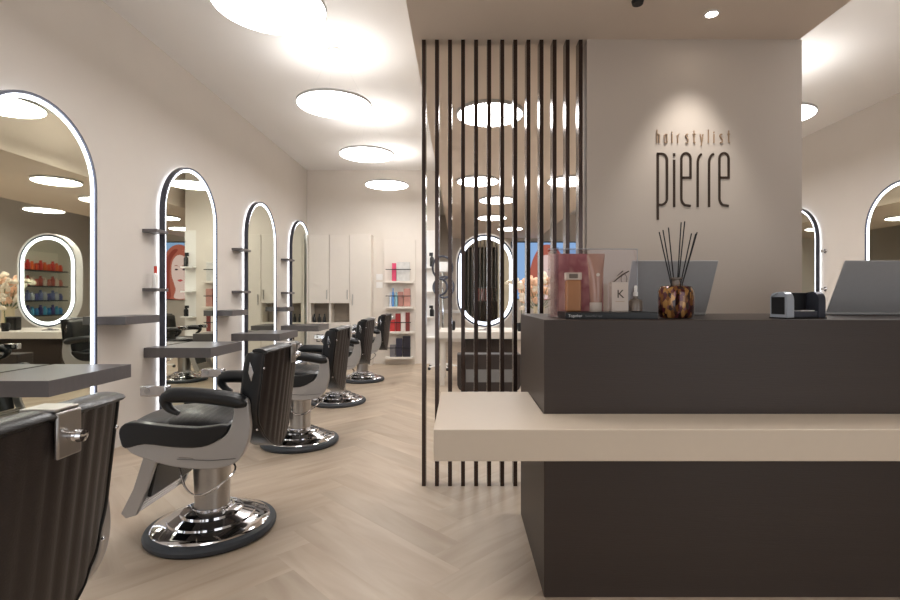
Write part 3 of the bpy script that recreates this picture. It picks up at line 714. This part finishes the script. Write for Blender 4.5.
MB().lathe([(.10, -.7225), (.10, -.71), (.03, -.70), (.03, -.685)], 24).build('stand', 'chrome', om)
# low dark cabinet in front of the island
t = empty('trolley', (.365, 6.4, 0)); tag(t, 'low dark rounded trolley with a grey recess in front of the island', 'trolley')
ro = [(-.40, .53), (-.40, .14), (-.38, .09), (-.33, .06), (.33, .06), (.38, .09), (.40, .14), (.40, .53)]
MB().prism(ro, -.12, .12, 'y').build('body', 'leather_back', t, bevel=.01)
B(-.29, .29, -.126, -.121, .18, .34).build('recess_panel', 'grey', t, bevel=.004)
for x in (-.3, .3):
    for y in (-.08, .08): MB().sphere((x, y, .031), .03, 8).build('castor', 'black', t)
# dark salon items on the island
for (x, y, wd, h, l) in ((-.12, 7.3, .1, .14, 'small black box left of the lit oval mirror'), (.98, 7.3, .16, .2, 'dark bag shaped box right of the lit oval mirror')):
    o = B(x-wd/2, x+wd/2, y, y+.12, .7625, .7625+h).build('storage_box', 'black', bevel=.02, seg=3); tag(o, l, 'box')
# flowers
M['petal_orange'] = mat('orange_petals', (232, 188, 156), .6, noise=.2, nscale=30); M['petal_white'] = mat('white_petals', (240, 226, 206), .6, noise=.1, nscale=30)
M['stem'] = mat('green_stem', (96, 112, 70), .6, noise=.2); M['vase'] = mat('beige_ceramic', (206, 190, 160), .35, noise=.05)
def blossom(mb, c, r):
    for k in range(5):
        a = k*2*math.pi/5+random.random(); mb.sphere((c[0]+.55*r*math.cos(a), c[1]+.35*r*math.sin(a), c[2]+.4*r*math.sin(a*2)), r*.6, 6, (1, .6, 1))
fv = empty('flower_vase', (1.18, 7.5, .7625)); tag(fv, 'vase of orange and cream blossoms right of the lit oval mirror', 'flower vase')
MB().lathe([(.07, 0), (.085, .1), (.075, .28), (.09, .34), (.085, .345), (.07, .3)], 24).build('vase', 'vase', fv)
for k in range(26):
    a = random.uniform(0, 6.28); q = random.uniform(.02, .27); z = .42+random.uniform(0, .42)*(1-q)
    c = (q*math.cos(a)*1.15, q*math.sin(a)*.7, z)
    st = MB().tube([(c[0]*.15, c[1]*.15, .3), (c[0]*.6, c[1]*.6, z*.75), c], .004, 5).build('stem', 'stem', fv)
    mb = MB(); blossom(mb, c, random.uniform(.05, .075)); mb.build('blossom', 'petal_orange' if (k % 5 < 3) else 'petal_white', fv)
ov = empty('orchid', (.86, 7.1, .7625)); tag(ov, 'white orchid spray leaning in front of the lit oval mirror edge', 'orchid')
MB().lathe([(.04, 0), (.055, .08), (.05, .12), (.04, .11)], 20).build('pot', 'black', ov)
sp_ = smooth([(0, 0, .1), (.02, 0, .45), (-.02, 0, .68), (-.16, 0, .70)], 6, closed=False); MB().tube(sp_, .005, 6).build('stem', 'stem', ov)
for k in range(8):
    c = sp_[-1-k*2]; mb = MB(); blossom(mb, (c[0], c[1]-.02, c[2]+random.uniform(-.03, .03)), .04); mb.build('blossom', 'petal_white', ov)

# hair processor with ring arms
hp = empty('hair_processor', (-.3, 8.7, 0)); tag(hp, 'chrome and grey hair processor with ring arms left of the oval mirror', 'hair processor')
for k in range(5):
    a = 2*math.pi*k/5; MB().tube([(0, 0, .08), (.28*math.cos(a), .28*math.sin(a), .05)], .015, 6).build('leg', 'white2', hp); MB().sphere((.28*math.cos(a), .28*math.sin(a), .028), .027, 8).build('castor', 'black', hp)
MB().tube([(0, 0, .06), (0, 0, 1.75)], .02, 10).build('pole', 'chrome', hp)
B(-.09, .09, -.06, .06, 1.68, 1.86).build('control_box', 'white2', hp, bevel=.02)
for (cx, cz, r, tilt) in ((0, 1.75, .17, 0), (-.04, 1.42, .12, 40), (.03, 1.42, .16, -35)):
    pts = [(cx+r*math.cos(k*.3), -.12-.05*math.sin(k*.3+tilt), cz+r*1.15*math.sin(k*.3)) for k in range(21)]
    MB().tube(pts, .018, 8, closed=True).build('heating_ring', 'frame', hp)
MB().tube([(0, 0, 1.5), (0, -.06, 1.45), (0, -.12, 1.4)], .012, 6).build('arm', 'chrome', hp)

# far counter and screen
t = empty('far_counter', (0, 0, 0)); tag(t, 'white counter against the far wall behind the slats', 'counter')
B(-1.4, 1.1, YB-.6, YB-.001, .8, .88).build('top', 'white2', t); B(-1.35, 1.05, YB-.55, YB-.02, 0, .799).build('body', 'white', t)
scr = empty('wall_screen', (0, YB-.06, 0)); tag(scr, 'large lit wall screen showing a woman with red hair on blue', 'screen')
def em(n, c, s=.55): M[n] = emit(n, c, s)
em('scr_blue', (150, 186, 232)); em('scr_hair', (184, 104, 88)); em('scr_hair2', (150, 72, 62)); em('scr_skin', (236, 206, 200)); em('scr_dark', (60, 44, 60)); em('scr_lip', (204, 90, 96))
sx0, sx1, sz0, sz1 = 1.5, 3.5, 1.2, 2.82
B(sx0-.03, sx1+.03, 0, .055, sz0-.03, sz1+.03).build('housing', 'black', scr)
B(sx0, sx1, -.004, 0, sz0, sz1).build('display', 'scr_blue', scr)
fx = 2.45
def sl(pts, d, n, m, par=scr): 
    return MB().prism(smooth(pts, 4), -.004-d, -.0041-d+.001, 'y').build(n, m, par)
sl([(fx-.42, sz0+.02), (fx-.46, 1.7), (fx-.36, 2.3), (fx-.1, 2.72), (fx+.25, 2.72), (fx+.5, 2.4), (fx+.52, 1.9), (fx+.58, 1.5), (fx+.5, sz0+.02)], .002, 'hair_image', 'scr_hair')
sl([(fx+.3, sz0+.05), (fx+.34, 1.7), (fx+.30, 2.3), (fx+.1, 2.6), (fx+.25, 2.6), (fx+.44, 2.3), (fx+.44, 1.8), (fx+.46, sz0+.05)], .004, 'hair_image', 'scr_hair2')
sl([(fx-.12, sz0+.02), (fx-.14, 1.5), (fx-.2, 1.75), (fx-.2, 2.15), (fx-.08, 2.42), (fx+.12, 2.45), (fx+.26, 2.25), (fx+.28, 1.9), (fx+.2, 1.62), (fx+.16, 1.45), (fx+.2, sz0+.02)], .006, 'face_image', 'scr_skin')
for s in (-.08, .14):
    sl([(fx+s-.05, 2.04), (fx+s, 2.07), (fx+s+.05, 2.04), (fx+s, 2.015)], .008, 'eye_image', 'scr_dark'); sl([(fx+s-.07, 2.13), (fx+s, 2.17), (fx+s+.07, 2.14), (fx+s, 2.15)], .008, 'brow_image', 'scr_hair2')
sl([(fx-.05, 1.73), (fx+.03, 1.76), (fx+.11, 1.73), (fx+.03, 1.69)], .008, 'lip_image', 'scr_lip')

# product shelves on the right wall, seen in the mirrors
ps = empty('product_shelf', (XR, 2.1, 0)); tag(ps, 'open product shelving on the right wall reflected in the oval mirror', 'shelf')
B(-.03, -.001, -.9, 1.1, .7, 2.4).build('back_board', 'white', ps)
levels = (.80, 1.17, 1.53, 1.92)
for z in levels: B(-.3, -.031, -.9, 1.1, z-.03, z).build('board', 'black', ps)
pal = {3: [(226, 84, 56), (236, 110, 64), (210, 66, 60)], 2: [(200, 120, 110), (226, 206, 196), (180, 90, 84)], 1: [(92, 96, 160), (196, 200, 214), (120, 130, 180)], 0: [(60, 130, 196), (90, 170, 214), (80, 76, 140)]}
cn = {3: ['red orange', 'light orange', 'crimson'], 2: ['rose', 'cream', 'brick red'], 1: ['indigo', 'silver', 'lavender'], 0: ['blue', 'sky blue', 'violet']}
ln = {3: 'top', 2: 'second', 1: 'third', 0: 'lowest'}
proto = {}
for r_ in (3, 2, 1, 0):
    y = 1.27; k = 0
    while y < 3.1:
        j = k % 3; col = pal[r_][j]; key = 'q%d%d' % (r_, j)
        if key not in proto:
            M[key] = mat('product_'+key, col, .35, noise=.1)
            h = .17+.04*j
            mb = MB().lathe([(.045, .0005), (.05, .01), (.05, h*.7), (.03, h*.8), (.03, h), (.012, h+.002)], 16)
            o = mb.build('product_bottle', key); proto[key] = o
        else:
            o = proto[key].copy(); COL.objects.link(o)
        o.location = (XR-.15, y, levels[r_])
        tag(o, '%s bottle on the %s board of the reflected product shelving' % (cn[r_][j], ln[r_]), 'bottle', '%s bottles on the %s product board' % (cn[r_][j], ln[r_]))
        y += .125; k += 1
# small hooks between the right mirrors
for z, l in ((pix(0, 251, 6.95)[2], 'upper small chrome wall hook right of the narrow mirror slice'), (pix(0, 289, 6.95)[2], 'lower small chrome wall hook right of the narrow mirror slice')):
    o = MB().lathe([(.03, 0), (.03, .01), (.012, .012), (.012, .05), (.02, .055)], 16); o.xf(Matrix.Translation((XR-.001, 6.97, z)) @ Matrix.Rotation(R(-90), 4, 'Y'))
    o = o.build('wall_hook', 'chrome'); tag(o, l, 'hook', 'chrome hooks on the right wall')
